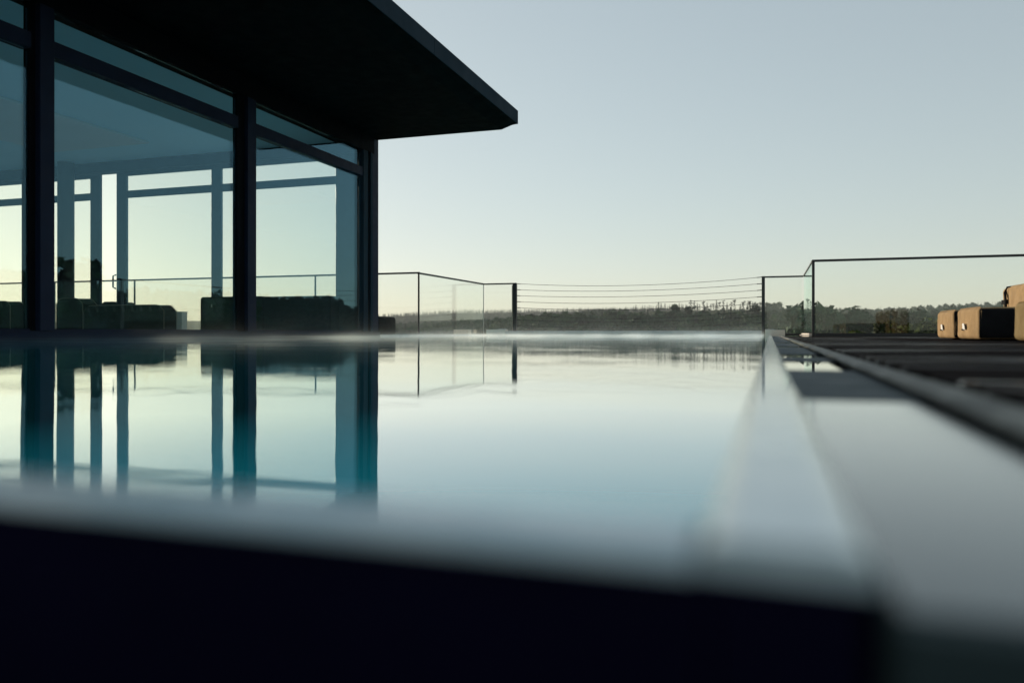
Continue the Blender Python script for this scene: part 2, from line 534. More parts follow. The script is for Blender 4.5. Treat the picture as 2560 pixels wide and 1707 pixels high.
# posts of the pool front: (y0, y1), dark reveal and front cover
posts = [(-0.5, -0.29), (2.45, 2.66), (5.371, 5.584), (8.16, 8.586), (11.43, 11.95)]
for i, (a, b) in enumerate(posts):
    if i < 3:
        box("post", X_FAC - 0.11, X_FAC - 0.04, a, a + 0.06, Z0 + 0.013, Z_HEAD - .001, 'frame_black', pav)
        box("post", X_FAC - 0.11, X_FAC + 0.02, a + 0.062, b, Z0 + 0.013, Z_HEAD - .001, 'frame', pav, 0.004)
    elif i == 3:
        box("post", X_FAC - 0.10, X_FAC - 0.03, a + 0.11, a + 0.25, Z0 + 0.013, Z_HEAD - .001, 'frame_black', pav)
        box("post", X_FAC - 0.10, X_FAC + 0.02, a + 0.252, b, Z0 + 0.013, Z_HEAD - .001, 'frame', pav, 0.004)
    else:
        box("post", X_FAC - 0.10, X_FAC + 0.000, a, a + 0.15, Z0 + 0.013, Z_HEAD - .001, 'fascia', pav, 0.004)
        box("post", X_FAC - 0.14, X_FAC - 0.03, a + 0.152, a + 0.24, Z0 + 0.013, Z_HEAD - .001, 'frame_black', pav)
        box("post", X_FAC - 0.12, X_FAC + 0.005, a + 0.242, a + 0.31, Z0 + 0.013, Z_HEAD - .001, 'fascia', pav, 0.004)
        box("post", X_FAC - 0.20, X_FAC - 0.005, a + 0.312, b, Z0 + 0.013, Z_SOF - .003, 'frame', pav, 0.004)
bays = [(-0.29, 2.45), (2.66, 5.371), (5.584, 8.27), (8.586, 11.43)]
for a, b in bays:
    box("transom", X_FAC - 0.13, X_FAC - 0.012, a + .001, b - .001, Z_TRL, Z_TRU, 'frame', pav, 0.003)
    for (z0, z1) in ((Z0 + 0.034, Z_TRL), (Z_TRU, Z_HEAD)):
        box("pane", X_FAC - 0.085, X_FAC - 0.061, a + .002, b - .002, z0 + .001, z1 - .001, 'glass', pav)
    box("bottom_rail", X_FAC - 0.12, X_FAC - 0.03, a + .001, b - .001, Z0 + 0.0125, Z0 + 0.033, 'frame', pav)

# north wall: mullions along X, same heads and transoms
nw_solid = [(-7.124, -6.51, 'column'), (-9.71, -9.499, 'frame'), (-11.894, -11.663, 'frame'), (-12.535, -12.298, 'frame'), (-14.30, -13.62, 'column'), (-15.2, -14.98, 'frame')]
for a, b, m in nw_solid:
    box("mullion", a, b, YNW - 0.06, YNW, Z0 - 0.018, Z_HEAD + 0.06, m, pav, 0.004)
box("north_beam", -15.2, X_FAC - 0.203, YNW - 0.20, YNW - 0.002, Z_HEAD + 0.062, Z_SOF - .002, 'frame', pav)
nbays = [(-9.499, -7.124), (-11.663, -9.71), (-13.62, -12.535), (-14.98, -14.30)]
for a, b in nbays:
    box("transom", a + .001, b - .001, YNW - 0.055, YNW - 0.005, Z0 + 2.565, Z0 + 2.70, 'frame', pav, 0.003)
    box("frame", a + .001, b - .001, YNW - 0.057, YNW - 0.004, Z0 + 2.985, Z_HEAD + 0.061, 'frame', pav)
    for (z0, z1) in ((Z0 + 0.03, Z0 + 2.564), (Z0 + 2.701, Z0 + 2.984)):
        box("pane", a + .002, b - .002, YNW - 0.040, YNW - 0.020, z0, z1, 'glass', pav)
    box("bottom_rail", a + .001, b - .001, YNW - 0.055, YNW - 0.005, Z0 - 0.018, Z0 + 0.029, 'frame', pav)
# open door leaf, swung outwards, with a pull handle on the right mullion
door = box("door", -11.885, -11.855, YNW + 0.004, YNW + 0.15, Z0, Z0 + 2.9, 'frame', pav, 0.004)
hd = tube("handle", [(-11.905, YNW - 0.065, Z0 + 0.84), (-11.905, YNW - 0.13, Z0 + 0.86), (-11.905, YNW - 0.13, Z0 + 1.08), (-11.905, YNW - 0.065, Z0 + 1.10)], 0.016, 'rail', pav)
# round interior column
bm = bmesh.new()
bmesh.ops.create_cone(bm, cap_ends=True, segments=32, radius1=0.145, radius2=0.145, depth=Z_SOF - 0.02 - (Z0 - 0.018), matrix=Matrix.Translation((-12.77, 11.6, (Z_SOF - 0.02 + Z0 - 0.018) / 2)))
from_bm("column", bm, 'column', pav, False)
# ceiling inside with a raised light panel, added unseen west wall, south wall
box("ceiling", -15.2, X_FAC - 0.203, YS, YNW - 0.203, Z_SOF - 0.015, Z_SOF - 0.003, 'ceiling', pav)
box("ceiling_panel", -12.2, -10.0, 7.0, 10.75, Z_SOF - 0.055, Z_SOF - 0.016, 'ceiling_panel', pav, 0.01)
box("inner_or_added_wall", -15.35, -15.201, YS, YNW, -0.3, Z_SOF - 0.002, 'inner_or_added_wall', pav)  # unseen solid west wall, put in to keep sun off the pool
box("inner_or_added_wall", -15.2, X_FAC - 0.205, YS - 0.15, YS - 0.001, -0.3, Z_SOF - 0.002, 'inner_or_added_wall', pav)
# roof: slab, soffit with chamfered edge, fascia panels
X_OUT = -3.82
RY0, RY1 = -5.6, 11.95
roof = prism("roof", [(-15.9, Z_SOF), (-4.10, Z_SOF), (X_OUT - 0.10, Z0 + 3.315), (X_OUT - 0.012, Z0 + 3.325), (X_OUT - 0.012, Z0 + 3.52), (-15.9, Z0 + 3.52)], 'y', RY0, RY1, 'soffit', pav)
fy = [RY0, -1.6, 1.05, 3.7, 6.35, 9.0, 11.27, RY1 + 0.003]
fy = [RY0, -1.9, 0.75, 3.38, 6.02, 8.66, 11.25, RY1 + 0.004]
for a, b in zip(fy[:-1], fy[1:]):
    box("fascia_panel", X_OUT - 0.011, X_OUT, a + .004, b - .004, Z0 + 3.322, Z0 + 3.535 + random.uniform(-.002, .002), 'fascia', roof, 0.003)
box("fascia_panel", -15.9, X_OUT - 0.012, RY1 + 0.001, RY1 + 0.012, Z0 + 3.327, Z0 + 3.535, 'fascia', roof)
box("roof_cap", -15.9, X_OUT - 0.013, RY0, RY1, Z0 + 3.521, Z0 + 3.532, 'frame_black', roof)

# ------------------------------------------------------------------ sofas inside and beside the pavilion
def chamfer_block(name, x0, x1, y0, y1, z0, z1, ch, m, parent, stripes=0, piping=True):
    prof = [(x0, z0), (x1, z0), (x1, z1 - ch), (x1 - ch, z1 - ch * .12), (x1 - ch * 1.6, z1), (x0 + ch * 1.6, z1), (x0 + ch, z1 - ch * .12), (x0, z1 - ch)]
    b = prism(name, prof, 'y', y0, y1, m, parent, 0.008)
    if piping:
        for yy_ in (y0 - 0.002, y1 + 0.002):
            tube("piping", [(x0 - .003, yy_, z0 + 0.08), (x0 - .003, yy_, z1 - ch), (x0 + ch, yy_, z1 - ch * .12 + .003), (x0 + ch * 1.6, yy_, z1 + .003), (x1 - ch * 1.6, yy_, z1 + .003), (x1 - ch, yy_, z1 - ch * .12 + .003), (x1 + .003, yy_, z1 - ch), (x1 + .003, yy_, z0 + .08)], 0.005, 'piping', b, 5)
    for k in range(stripes):
        xa = x0 + (x1 - x0) * (k + 0.5) / stripes
        prism("stripe", [(xa, z1 - 0.11), (xa + 0.06, z1 - 0.11), (xa + 0.02, z1 - 0.005), (xa - 0.04, z1 - 0.005)], 'y', y0 - 0.011, y0 - 0.009, 'sofa_stripe', b)
    return b

ZF = Z0 - 0.02
s = thing("sofa_block", (-11.87, 11.0, ZF), "shade-darkened upholstered block with chamfered top and pale piping behind the first pane", "sofa", "shade-darkened lounge furniture inside the pavilion")
chamfer_block("seat", -12.18, -11.56, 10.85, 11.15, ZF, Z0 + 0.605, 0.10, 'sofa_shade_dark', s)
s = thing("lounge_bench", (-10.5, 11.1, ZF), "long low shade-darkened lounge bench with striped top edge, beside the chamfered block", "bench", "shade-darkened lounge furniture inside the pavilion")
chamfer_block("seat", -11.53, -9.79, 10.85, 11.15, ZF, Z0 + 0.47, 0.10, 'sofa_shade_dark', s, 9)
s = thing("sofa", (-7.9, 11.1, ZF), "wide shade-darkened sofa seen behind the middle post and last pane of the pavilion", "sofa", "shade-darkened lounge furniture inside the pavilion")
chamfer_block("backrest", -9.125, -7.88, 10.95, 11.22, ZF, Z0 + 0.595, 0.03, 'sofa_shade_dark', s, 0, False)
chamfer_block("backrest", -7.865, -6.62, 10.95, 11.22, ZF, Z0 + 0.585, 0.03, 'sofa_shade_dark', s, 0, False)
box("tag", -8.90, -8.885, 10.943, 10.949, Z0 + 0.42, Z0 + 0.47, 'piping', s)
s = thing("lounge_bench", (-13.6, 11.1, ZF), "shade-darkened lounge bench cut off by the left edge of the photo", "bench", "shade-darkened lounge furniture inside the pavilion")
chamfer_block("seat", -14.3, -13.27, 10.85, 11.15, ZF, Z0 + 0.575, 0.08, 'sofa_shade_dark', s, 7)
s = thing("floor_cushion", (-12.68, 12.9, 0.02), "small dark cushion top showing outside the open pavilion door", "cushion")
chamfer_block("cushion", -12.95, -12.54, 12.6, 13.1, 0.02, Z0 + 0.625, 0.06, 'sofa_shade_dark', s, 0, False)
s = thing("terrace_sofa", (-6.95, 12.7, 0.02), "shade-darkened rounded sofa end peeking out past the pavilion corner above the water", "sofa")
box("seat", -7.6, -6.486, 12.3, 13.0, 0.02, Z0 + 0.285, 'sofa_shade_dark', s, 0.06, 3, True)
box("piping", -6.62, -6.60, 12.296, 12.2995, 0.06, Z0 + 0.10, 'piping', s)
s = thing("pedestal", (-11.58, 13.35, 0.02), "narrow pale stone pedestal seen between the bench and the sofa", "pedestal")
box("shaft", -11.66, -11.50, 13.25, 13.41, 0.02, Z0 + 0.415, 'white', s, 0.004)
box("cap", -11.67, -11.49, 13.24, 13.42, Z0 + 0.4155, Z0 + 0.43, 'white', s, 0.003)

# ------------------------------------------------------------------ balustrades
ZR = Z0 + 1.145        # top of handrail
def rail_bar(parent, p, q, half=0.016, h=0.032, ztop=ZR):
    (x0, y0), (x1, y1) = p, q
    if abs(x1 - x0) > abs(y1 - y0):
        return box("handrail", min(x0, x1), max(x0, x1), y0 - half, y0 + half, ztop - h, ztop, 'rail', parent, 0.003)
    return box("handrail", x0 - half, x0 + half, min(y0, y1), max(y0, y1), ztop - h, ztop, 'rail', parent, 0.003)

def post(parent, x, y, z0, half=0.017, ztop=ZR - 0.033):
    return box("post", x - half, x + half, y - half, y + half, z0, ztop, 'rail', parent, 0.002)

# left run along the north terrace edge
b = thing("glass_balustrade", (-11.5, 13.6, 0.02), "glass balustrade on the north terrace seen through and beside the pavilion", "balustrade")
rail_bar(b, (-18.5, 13.6), (-6.304, 13.6))
xs_ = [-18.4, -15.30, -13.05, -10.81, -8.57, -6.325]
for x_ in xs_:
    post(b, x_, 13.6, 0.02, 0.014)
for a, c in zip(xs_[:-1], xs_[1:]):
    box("pane", a + .03, c - .03, 13.594, 13.606, 0.06, ZR - 0.036, 'fence_glass', b)
# left side run towards the far end of the pool
b = thing("glass_balustrade", (-6.36, 15.4, 0.03), "glass balustrade running away along the left pool wall", "balustrade")
rail_bar(b, (-6.36, 13.62), (-6.36, 17.265))
box("pane", -6.366, -6.354, 13.65, 17.24, 0.035, ZR - 0.036, 'fence_glass', b)
box("edge_strip", -6.368, -6.352, 17.243, 17.258, 0.035, ZR - 0.034, 'steel', b)
# left short run at the far end
b = thing("glass_balustrade", (-6.0, 17.28, 0.03), "short glass balustrade panel left of the wire fence", "balustrade")
rail_bar(b, (-6.376, 17.285), (-5.56, 17.285))
box("pane", -6.33, -5.66, 17.279, 17.291, 0.12, ZR - 0.036, 'fence_glass', b)
# right short run at the far end
b = thing("glass_balustrade", (0.25, 17.0, 0.03), "short glass balustrade panel right of the wire fence", "balustrade")
rail_bar(b, (-0.10, 17.0), (0.645, 17.0), ztop=ZR + 0.01)
box("pane", -0.06, 0.61, 16.994, 17.006, 0.135, ZR - 0.024, 'fence_glass', b)
box("base_channel", 0.29, 0.645, 16.97, 17.03, 0.0, 0.045, 'rail', b)
# right side run
b = thing("glass_balustrade", (0.655, 15.3, 0.03), "glass balustrade seen edge-on on the right of the pool end", "balustrade")
rail_bar(b, (0.655, 13.63), (0.655, 16.98), ztop=ZR + 0.02)
box("pane", 0.649, 0.661, 13.65, 16.96, 0.07, ZR - 0.014, 'fence_glass', b)
box("base_shoe", 0.60, 0.66, 13.66, 16.96, -0.02, 0.05, 'plinth', b, 0.005)
box("base_plate", 0.46, 0.60, 13.45, 13.62, 0.012, 0.03, 'plinth', b, 0.004)
# right run along the deck
b = thing("glass_balustrade", (4.2, 13.6, 0.0), "long glass balustrade closing the timber deck on the right", "balustrade")
rail_bar(b, (0.645, 13.6), (8.0, 13.6), 0.02, 0.036, ZR + 0.03)
post(b, 0.665, 13.6, 0.0, 0.021, ZR - 0.007)
box("base_channel", 0.69, 8.0, 13.56, 13.64, -0.02, 0.055, 'rail', b)
for a, c in ((0.70, 4.35), (4.36, 7.98)):
    box("pane", a, c, 13.594, 13.606, 0.056, ZR - 0.007, 'fence_glass', b)

# wire fence across the far end of the pool
b = thing("wire_fence", (-2.9, 17.25, 0.1), "fence of eight sagging steel cables between two dark posts at the pool end", "fence")
PL, PR = (-5.60, 17.285), (-0.13, 17.0)
box("post", -5.642, -5.558, 17.245, 17.325, 0.09, ZR - 0.033, 'rail', b, 0.003)
box("post", -0.163, -0.099, 16.96, 17.04, 0.09, ZR + 0.01, 'rail', b, 0.003)
box("edge_strip", -5.665, -5.645, 17.25, 17.27, 0.09, ZR - 0.05, 'piping', b)
for i in range(8):
    zl = ZR - 0.02 - i * 0.1385
    zr_ = ZR - 0.005 - i * 0.1345
    sag = [0.105, 0.085, 0.075, 0.082, 0.088, 0.15, 0.085, 0.075][i]
    pts = []
    for k in range(25):
        u = k / 24
        pts.append((PL[0] + 0.045 + (PR[0] - PL[0] - 0.08) * u, PL[1] + (PR[1] - PL[1]) * u, zl + (zr_ - zl) * u - sag * 4 * u * (1 - u)))
    c = tube("cable", pts, 0.0045, 'cable', b, 5)
    for p, q in ((0, 1), (-1, -2)):
        e = Vector(pts[p]); d = (Vector(pts[q]) - e).normalized()
        tube("tensioner", [e - d * 0.005, e + d * 0.09], 0.009, 'cable', c, 6)

# plinth blocks at the pool end
def plinth(name, x0, x1, y0, y1, z1, label, cap=None):
    t_ = thing(name, ((x0 + x1) / 2, (y0 + y1) / 2, 0.0), label, "stone block", "stone blocks at the far pool corners")
    box("block", x0, x1, y0, y1, -0.3, z1, 'plinth', t_, 0.004)
    if cap:
        box("base_plate", cap[0], cap[1], y0 + .02, y1 - .02, z1 + .0005, z1 + 0.016, 'coping', t_, 0.002)
plinth("stone_block", -0.095, 0.285, 16.72, 16.94, 0.118, "pale stone block at the right far pool corner where the kerb ends", (-0.093, 0.08))
plinth("stone_block", -6.204, -5.744, 17.0, 17.2, 0.132, "pale stone block left of the wire fence post", (-5.92, -5.76))
plinth("stone_block", -7.137, -6.76, 17.3, 17.5, 0.133, "smaller pale stone block behind the left glass balustrade")

# ------------------------------------------------------------------ tan lounge cushions on the deck
def puffy(name, x0, x1, y0, y1, z0, z1, m, parent, rad=0.05):
    bm = bmesh.new()
    add_box(bm, x0, x1, y0, y1, z0, z1)
    bmesh.ops.bevel(bm, geom=list(bm.edges), offset=rad, segments=4, affect='EDGES', profile=0.5)
    bmesh.ops.subdivide_edges(bm, edges=[e for e in bm.edges if e.calc_length() > 0.12], cuts=6, use_grid_fill=True)
    c = Vector(((x0 + x1) / 2, (y0 + y1) / 2, (z0 + z1) / 2))
    bm.normal_update()
    for v in bm.verts:
        if v.co.z > z0 + 0.02:
            v.co += v.normal * (0.006 * noise.noise(v.co * 5.0) + 0.0025 * noise.noise(v.co * 17))
    return from_bm(name, bm, m, parent, True)

def cushion_module(y0, y1, label, handle=True, z1=Z0 + 0.20):
    t_ = thing("lounge_cushion", (1.95, (y0 + y1) / 2, 0.0), label, "cushion", "tan lounge cushions on the deck")
    c = puffy("cushion", 1.56, 2.36, y0, y1, 0.012, z1, 'tan', t_, 0.035)
    # charcoal second material paints the shade of the short sides
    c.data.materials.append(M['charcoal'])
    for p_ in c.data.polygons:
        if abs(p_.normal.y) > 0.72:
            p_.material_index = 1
    for xx in (1.585, 2.335):
        r0, ins = 0.0045, 0.030
        za, zb, ya, yb = 0.012 + ins, z1 - ins, y0 + 0.008, y1 - 0.008
        loop = [(xx, ya, za), (xx, ya, (za + zb) / 2), (xx, ya, zb), (xx, ya + .012, z1 - .008), (xx, ya + .03, z1 + .001), (xx, (ya + yb) / 2, z1 + .003), (xx, yb - .03, z1 + .001), (xx, yb - .012, z1 - .008), (xx, yb, zb), (xx, yb, za)]
        tube("piping", loop, r0, 'tan', t_, 6)
    for fx in (1.68, 2.2):
        for fy_ in (y0 + .1, y1 - .1):
            box("foot", fx, fx + .06, fy_ - .03, fy_ + .03, 0.0005, 0.016, 'charcoal', t_)
    if handle:
        ym = (y0 + y1) / 2 + 0.06
        bm = bmesh.new()
        vs_ = [(1.548, ym + .055, Z0 + .075), (1.541, ym - .035, Z0 + .075), (1.541, ym - .060, Z0 + .045), (1.546, ym - .055, Z0 + .022), (1.548, ym + .045, Z0 + .030)]
        A = [bm.verts.new(p) for p in vs_]; B = [bm.verts.new((p[0] + .003, p[1], p[2])) for p in vs_]
        bm.faces.new(A); bm.faces.new(B[::-1])
        for i in range(5):
            bm.faces.new((A[i], B[i], B[(i + 1) % 5], A[(i + 1) % 5]))
        bmesh.ops.recalc_face_normals(bm, faces=bm.faces)
        from_bm("tag", bm, 'tag', t_)
        box("strap", 1.545, 1.5545, ym + .03, ym + .075, Z0 + .018, Z0 + .030, 'charcoal', t_)
    return t_
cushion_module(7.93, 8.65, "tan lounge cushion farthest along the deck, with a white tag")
cushion_module(7.04, 7.78, "tan lounge cushion with white tag and shade-blackened side, second along the deck")
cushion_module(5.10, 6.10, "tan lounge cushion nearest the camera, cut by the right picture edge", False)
t_ = thing("sofa", (2.5, 8.3, 0.0), "taller tan sofa standing behind the low cushions at the right edge", "sofa")
puffy("backrest", 2.36, 2.66, 6.9, 9.42, 0.012, Z0 + 0.49, 'tan', t_, 0.05)
puffy("arm_cushion", 2.37, 2.67, 9.425, 9.66, 0.012, Z0 + 0.475, 'tan', t_, 0.045)
tube("strap", [(2.362, 9.43, 0.05), (2.345, 9.43, 0.2), (2.345, 9.44, Z0 + .33), (2.355, 9.50, Z0 + .42), (2.39, 9.54, Z0 + .475), (2.46, 9.56, Z0 + .485)], 0.014, 'charcoal', t_, 6)
box("strap", 2.358, 2.3675, 9.44, 9.655, Z0 + 0.30, Z0 + 0.345, 'charcoal', t_)

# ------------------------------------------------------------------ trees
def leaf_cloud(centres, n, size, rng):
    """triangular leaf clumps scattered over a set of ellipsoids (cx,cy,cz,rx,ry,rz)"""
    V = []
    ws = np.array([c[3] * c[4] * c[5] for c in centres]) ** 0.67
    ws /= ws.sum()
    for c, wgt in zip(centres, ws):
        k = max(6, int(n * wgt))
        d = rng.normal(size=(k, 3)); d /= np.linalg.norm(d, axis=1)[:, None]
        rr = rng.uniform(0.55, 1.05, size=(k, 1))
        ctr = np.array(c[:3]) + d * rr * np.array(c[3:])
        a = rng.normal(size=(k, 3)); a /= np.linalg.norm(a, axis=1)[:, None]
        a = a - 0.55 * d * (a * d).sum(1)[:, None]
        b = np.cross(a, d + 0.4 * rng.normal(size=(k, 3)))
        b /= (np.linalg.norm(b, axis=1)[:, None] + 1e-6)
        sz = size * rng.uniform(0.6, 1.4, size=(k, 1))
        V.append(np.stack([ctr - a * sz * .6 - b * sz * .5, ctr + a * sz * .6 - b * sz * .3, ctr + b * sz * .7], 1))
    return np.concatenate(V).reshape(-1, 3)

def crown_round(seed, h=14.0, n=420, size=1.25):
    rng = np.random.default_rng(seed)
    cs = [(0, 0, h * .58, h * .26, h * .26, h * .30)]
    for i in range(6):
        a = rng.uniform(0, 6.28); q = rng.uniform(.12, .24) * h
        cs.append((math.cos(a) * q, math.sin(a) * q, h * rng.uniform(.38, .84), h * rng.uniform(.10, .18), h * rng.uniform(.10, .18), h * rng.uniform(.10, .16)))
    v = leaf_cloud(cs, n, size, rng)
    v[:, 2] = np.clip(v[:, 2], h * .12, None)
    return v

def crown_conifer(seed, h=17.0, n=300, base=.12, width=.19):
    rng = np.random.default_rng(seed)
    k = n
    t = rng.uniform(0, 1, k) ** 0.75
    tier = np.floor(t * 11) / 11 + (t * 11 % 1) * .5 / 11
    z = h * (base + (1 - base) * tier)
    r = h * width * (1 - tier) * rng.uniform(.55, 1.1, k) + .15
    a = rng.uniform(0, 6.28, k)
    ctr = np.stack([np.cos(a) * r, np.sin(a) * r, z], 1)
    out = np.stack([np.cos(a), np.sin(a), -0.35 * np.ones(k)], 1)
    side = np.stack([-np.sin(a), np.cos(a), np.zeros(k)], 1)
    s_ = (h * .055) * rng.uniform(.7, 1.3, (k, 1)) * (1.25 - tier[:, None] * .7)
    V = np.stack([ctr - out * s_ * 1.2 + side * s_ * .9, ctr - out * s_ * 1.2 - side * s_ * .9, ctr + out * s_ * 1.1], 1).reshape(-1, 3)
    top = np.array([[.25, 0, h * .93], [-.25, .1, h * .93], [0, 0, h * 1.03]])
    return np.concatenate([V, top])

def crown_pine(seed, h=19.0, n=240):
    rng = np.random.default_rng(seed)
    cs = []
    for i in range(5):
        a = rng.uniform(0, 6.28); q = rng.uniform(.02, .13) * h
        cs.append((math.cos(a) * q, math.sin(a) * q, h * rng.uniform(.62, .95), h * rng.uniform(.07, .12), h * rng.uniform(.07, .12), h * rng.uniform(.035, .06)))
    for i in range(5):
        a = rng.uniform(0, 6.28); q = rng.uniform(.03, .09) * h
        cs.append((math.cos(a) * q, math.sin(a) * q, h * rng.uniform(.25, .6), h * .06, h * .06, h * .04))
    return leaf_cloud(cs, n, 1.0, rng)

def crown_mesh(name, V, m):
    n = len(V) // 3
    me = bpy.data.meshes.new(name)
    me.vertices.add(len(V)); me.loops.add(len(V)); me.polygons.add(n)
    me.vertices.foreach_set("co", V.astype(np.float32).ravel())
    me.loops.foreach_set("vertex_index", np.arange(len(V), dtype=np.int32))
    me.polygons.foreach_set("loop_start", np.arange(0, len(V), 3, dtype=np.int32))
    me.polygons.foreach_set("loop_total", np.full(n, 3, dtype=np.int32))
    me.update()
    me.validate()
    me.materials.append(M[m])
    return me

def trunk_mesh(name, h, r, limbs, seed):
    rng = random.Random(seed)
    bm = bmesh.new()
    def limb(pts, rad):
        rings = []
        for i, p in enumerate(pts):
            rr = rad * (1 - .75 * i / (len(pts) - 1))
            rings.append([bm.verts.new((p[0] + rr * math.cos(k * 1.2566), p[1] + rr * math.sin(k * 1.2566), p[2])) for k in range(5)])
        for i in range(len(rings) - 1):
            for k in range(5):
                bm.faces.new((rings[i][k], rings[i][(k + 1) % 5], rings[i + 1][(k + 1) % 5], rings[i + 1][k]))
    lean = rng.uniform(-.03, .03) * h
    limb([(0, 0, -1.5), (lean * .3, 0, h * .35), (lean * .7, lean * .3, h * .7), (lean, lean * .4, h * .97)], r)
    for i in range(limbs):
        z = h * rng.uniform(.35, .75); a = rng.uniform(0, 6.28); q = h * rng.uniform(.1, .2)
        limb([(lean * .5, 0, z), (math.cos(a) * q * .6, math.sin(a) * q * .6, z + q * .5), (math.cos(a) * q, math.sin(a) * q, z + q * .8)], r * .4)
    me = bpy.data.meshes.new(name)
    bm.to_mesh(me); bm.free()
    me.materials.append(M['bark'])
    return me

KINDS = {
    'round': [(crown_round(s_), 'leaf') for s_ in (1, 2, 3, 4)],
    'spruce': [(crown_conifer(s_), 'needle') for s_ in (5, 6, 7)],
    'pine': [(crown_pine(s_), 'needle') for s_ in (8, 9, 10, 12)],
}
PROTO = {}
for k, lst in KINDS.items():
    PROTO[k] = []
    for i, (V, m) in enumerate(lst):
        h = {'round': 13, 'spruce': 17, 'pine': 18.5}[k]
        PROTO[k].append((crown_mesh("crown", V, m), trunk_mesh("trunk", h * (.8 if k == 'round' else .98), {'round': .35, 'spruce': .25, 'pine': .30}[k], 4 if k != 'spruce' else 0, i)))

def tree(kind, x, y, scale, label, group, name, z=None):
    t_ = bpy.data.objects.new(name, None)
    t_.location = (x, y, ground_z(x, y) if z is None else z)
    t_.scale = (scale * random.uniform(.85, 1.2), scale * random.uniform(.85, 1.2), scale)
    t_.rotation_euler = (0, 0, random.uniform(0, 6.28))
    link(t_)
    tag(t_, label, "tree", group)
    cm, tm = random.choice(PROTO[kind])
    link(bpy.data.objects.new("crown", cm), t_)
    link(bpy.data.objects.new("trunk", tm), t_)

def polar(az, r):
    return r * math.sin(R(az)), r * math.cos(R(az))

ORD = ["first", "second", "third", "fourth", "fifth", "sixth", "seventh", "eighth", "ninth", "tenth", "eleventh", "twelfth", "thirteenth", "fourteenth", "fifteenth",
       "sixteenth", "seventeenth", "eighteenth", "nineteenth", "twentieth", "twenty-first", "twenty-second", "twenty-third", "twenty-fourth", "twenty-fifth", "twenty-sixth", "twenty-seventh", "twenty-eighth"]
# tall bare-stemmed pines on the middle ridge
for k, az in enumerate(np.concatenate([np.linspace(-5.6, -2.4, 15), np.linspace(-2.0, -0.2, 13)])):
    az += random.uniform(-.06, .06)
    x, y = polar(az, R_MID + random.uniform(-25, 10))
    tree('pine' if k % 3 else 'spruce', x, y, random.uniform(.5, .8), "tall thin conifer on the ridge skyline, %s from the left of its group" % ORD[k], "conifers on the ridge skyline", "conifer_tree")
for k, az in enumerate((-0.1, 0.25, 0.6)):
    x, y = polar(az, R_MID - 30)
    tree('round', x, y, .95, "broad round skyline tree by the right fence post, %s of three from the left" % ORD[k], "broad trees on the skyline by the fence post", "broadleaf_tree")
# row of spruces on the ridge further left
for k, az in enumerate(np.linspace(-9.4, -5.7, 24)):
    az += random.uniform(-.04, .04)
    x, y = polar(az, R_MID + random.uniform(-12, 12))
    tree('spruce', x, y, random.uniform(.42, .66), "pointed spruce on the skyline behind the cables, %s from the left of its row" % ORD[k], "spruces on the ridge skyline", "spruce_tree")
# round crowns of the front slope
k = 0
for row, rr_ in enumerate((R_FRONT - 5, R_FRONT - 50, R_FRONT - 105)):
    for az in np.arange(-27 + row * .4, 15, 1.15):
        a2 = az + random.uniform(-.45, .45)
        x, y = polar(a2, rr_ + random.uniform(-18, 18))
        kd = 'round' if random.random() < .8 else 'spruce'
        if kd == 'round':
            tree(kd, x, y, random.uniform(.6, 1.0) * (.8 if a2 < -12 else 1), "round leafy tree on the nearer wooded slope below the ridge", "leafy trees on the nearer slope", "broadleaf_tree")
        else:
            tree(kd, x, y, random.uniform(.5, .85), "dark pointed spruce among leafy trees on the nearer slope", "spruces on the nearer slope", "spruce_tree")
# dark taller trees right of the fence post and over the deck
for k, (az, r_, s_) in enumerate(((2.2, 250, 1.15), (3.0, 265, 1.25), (3.9, 255, 1.1), (4.9, 262, 1.0), (5.8, 275, .9), (7.4, 280, .95), (8.8, 285, .85), (10.4, 280, .95), (11.5, 275, 1.0), (12.6, 270, 1.05), (14.0, 262, 1.1), (15.4, 260, 1.1))):
    x, y = polar(az, r_)
    zt = {True: .036, False: .027}[az < 5]
    tree('round', x, y, s_ * 1.2, "dark leafy tree in the wood behind the deck balustrade, %s from the fence post" % ORD[k], "dark trees behind the deck balustrade", "broadleaf_tree", CAM_Z + zt * r_ - 14 * s_ * 1.2)
# trees east of the deck that the pavilion glass mirrors
for az, r_, top, s_ in ((31, 90, .052, .7), (33.5, 95, .05, .7), (43.0, 80, .070, .8), (45.0, 78, .088, .85), (46.8, 80, .080, .8), (41.5, 84, .088, .8), (49.0, 85, .058, .7), (51.5, 88, .06, .7), (38.0, 95, .05, .7), (36, 92, .055, .75)):
    x, y = polar(az, r_)
    tree('round', x, y, s_, "leafy tree mirrored in the pavilion glass", "trees mirrored in the pavilion glass", "broadleaf_tree", CAM_Z + top * r_ - 13.2 * s_)

# the woods that read as one mass
def mass(name, spots, kinds, label, m):
    base = {}
    Vs = []
    for (x, y, z, s_) in spots:
        V = random.choice(kinds)
        a = random.uniform(0, 6.28); c, sn = math.cos(a), math.sin(a)
        P = np.empty_like(V)
        P[:, 0] = (V[:, 0] * c - V[:, 1] * sn) * s_ + x
        P[:, 1] = (V[:, 0] * sn + V[:, 1] * c) * s_ + y
        P[:, 2] = V[:, 2] * s_ + z
        Vs.append(P)
    me = crown_mesh(name, np.concatenate(Vs), m)
    o_ = bpy.data.objects.new(name, me)
    link(o_)
    tag(o_, label, "forest", None, 'stuff')

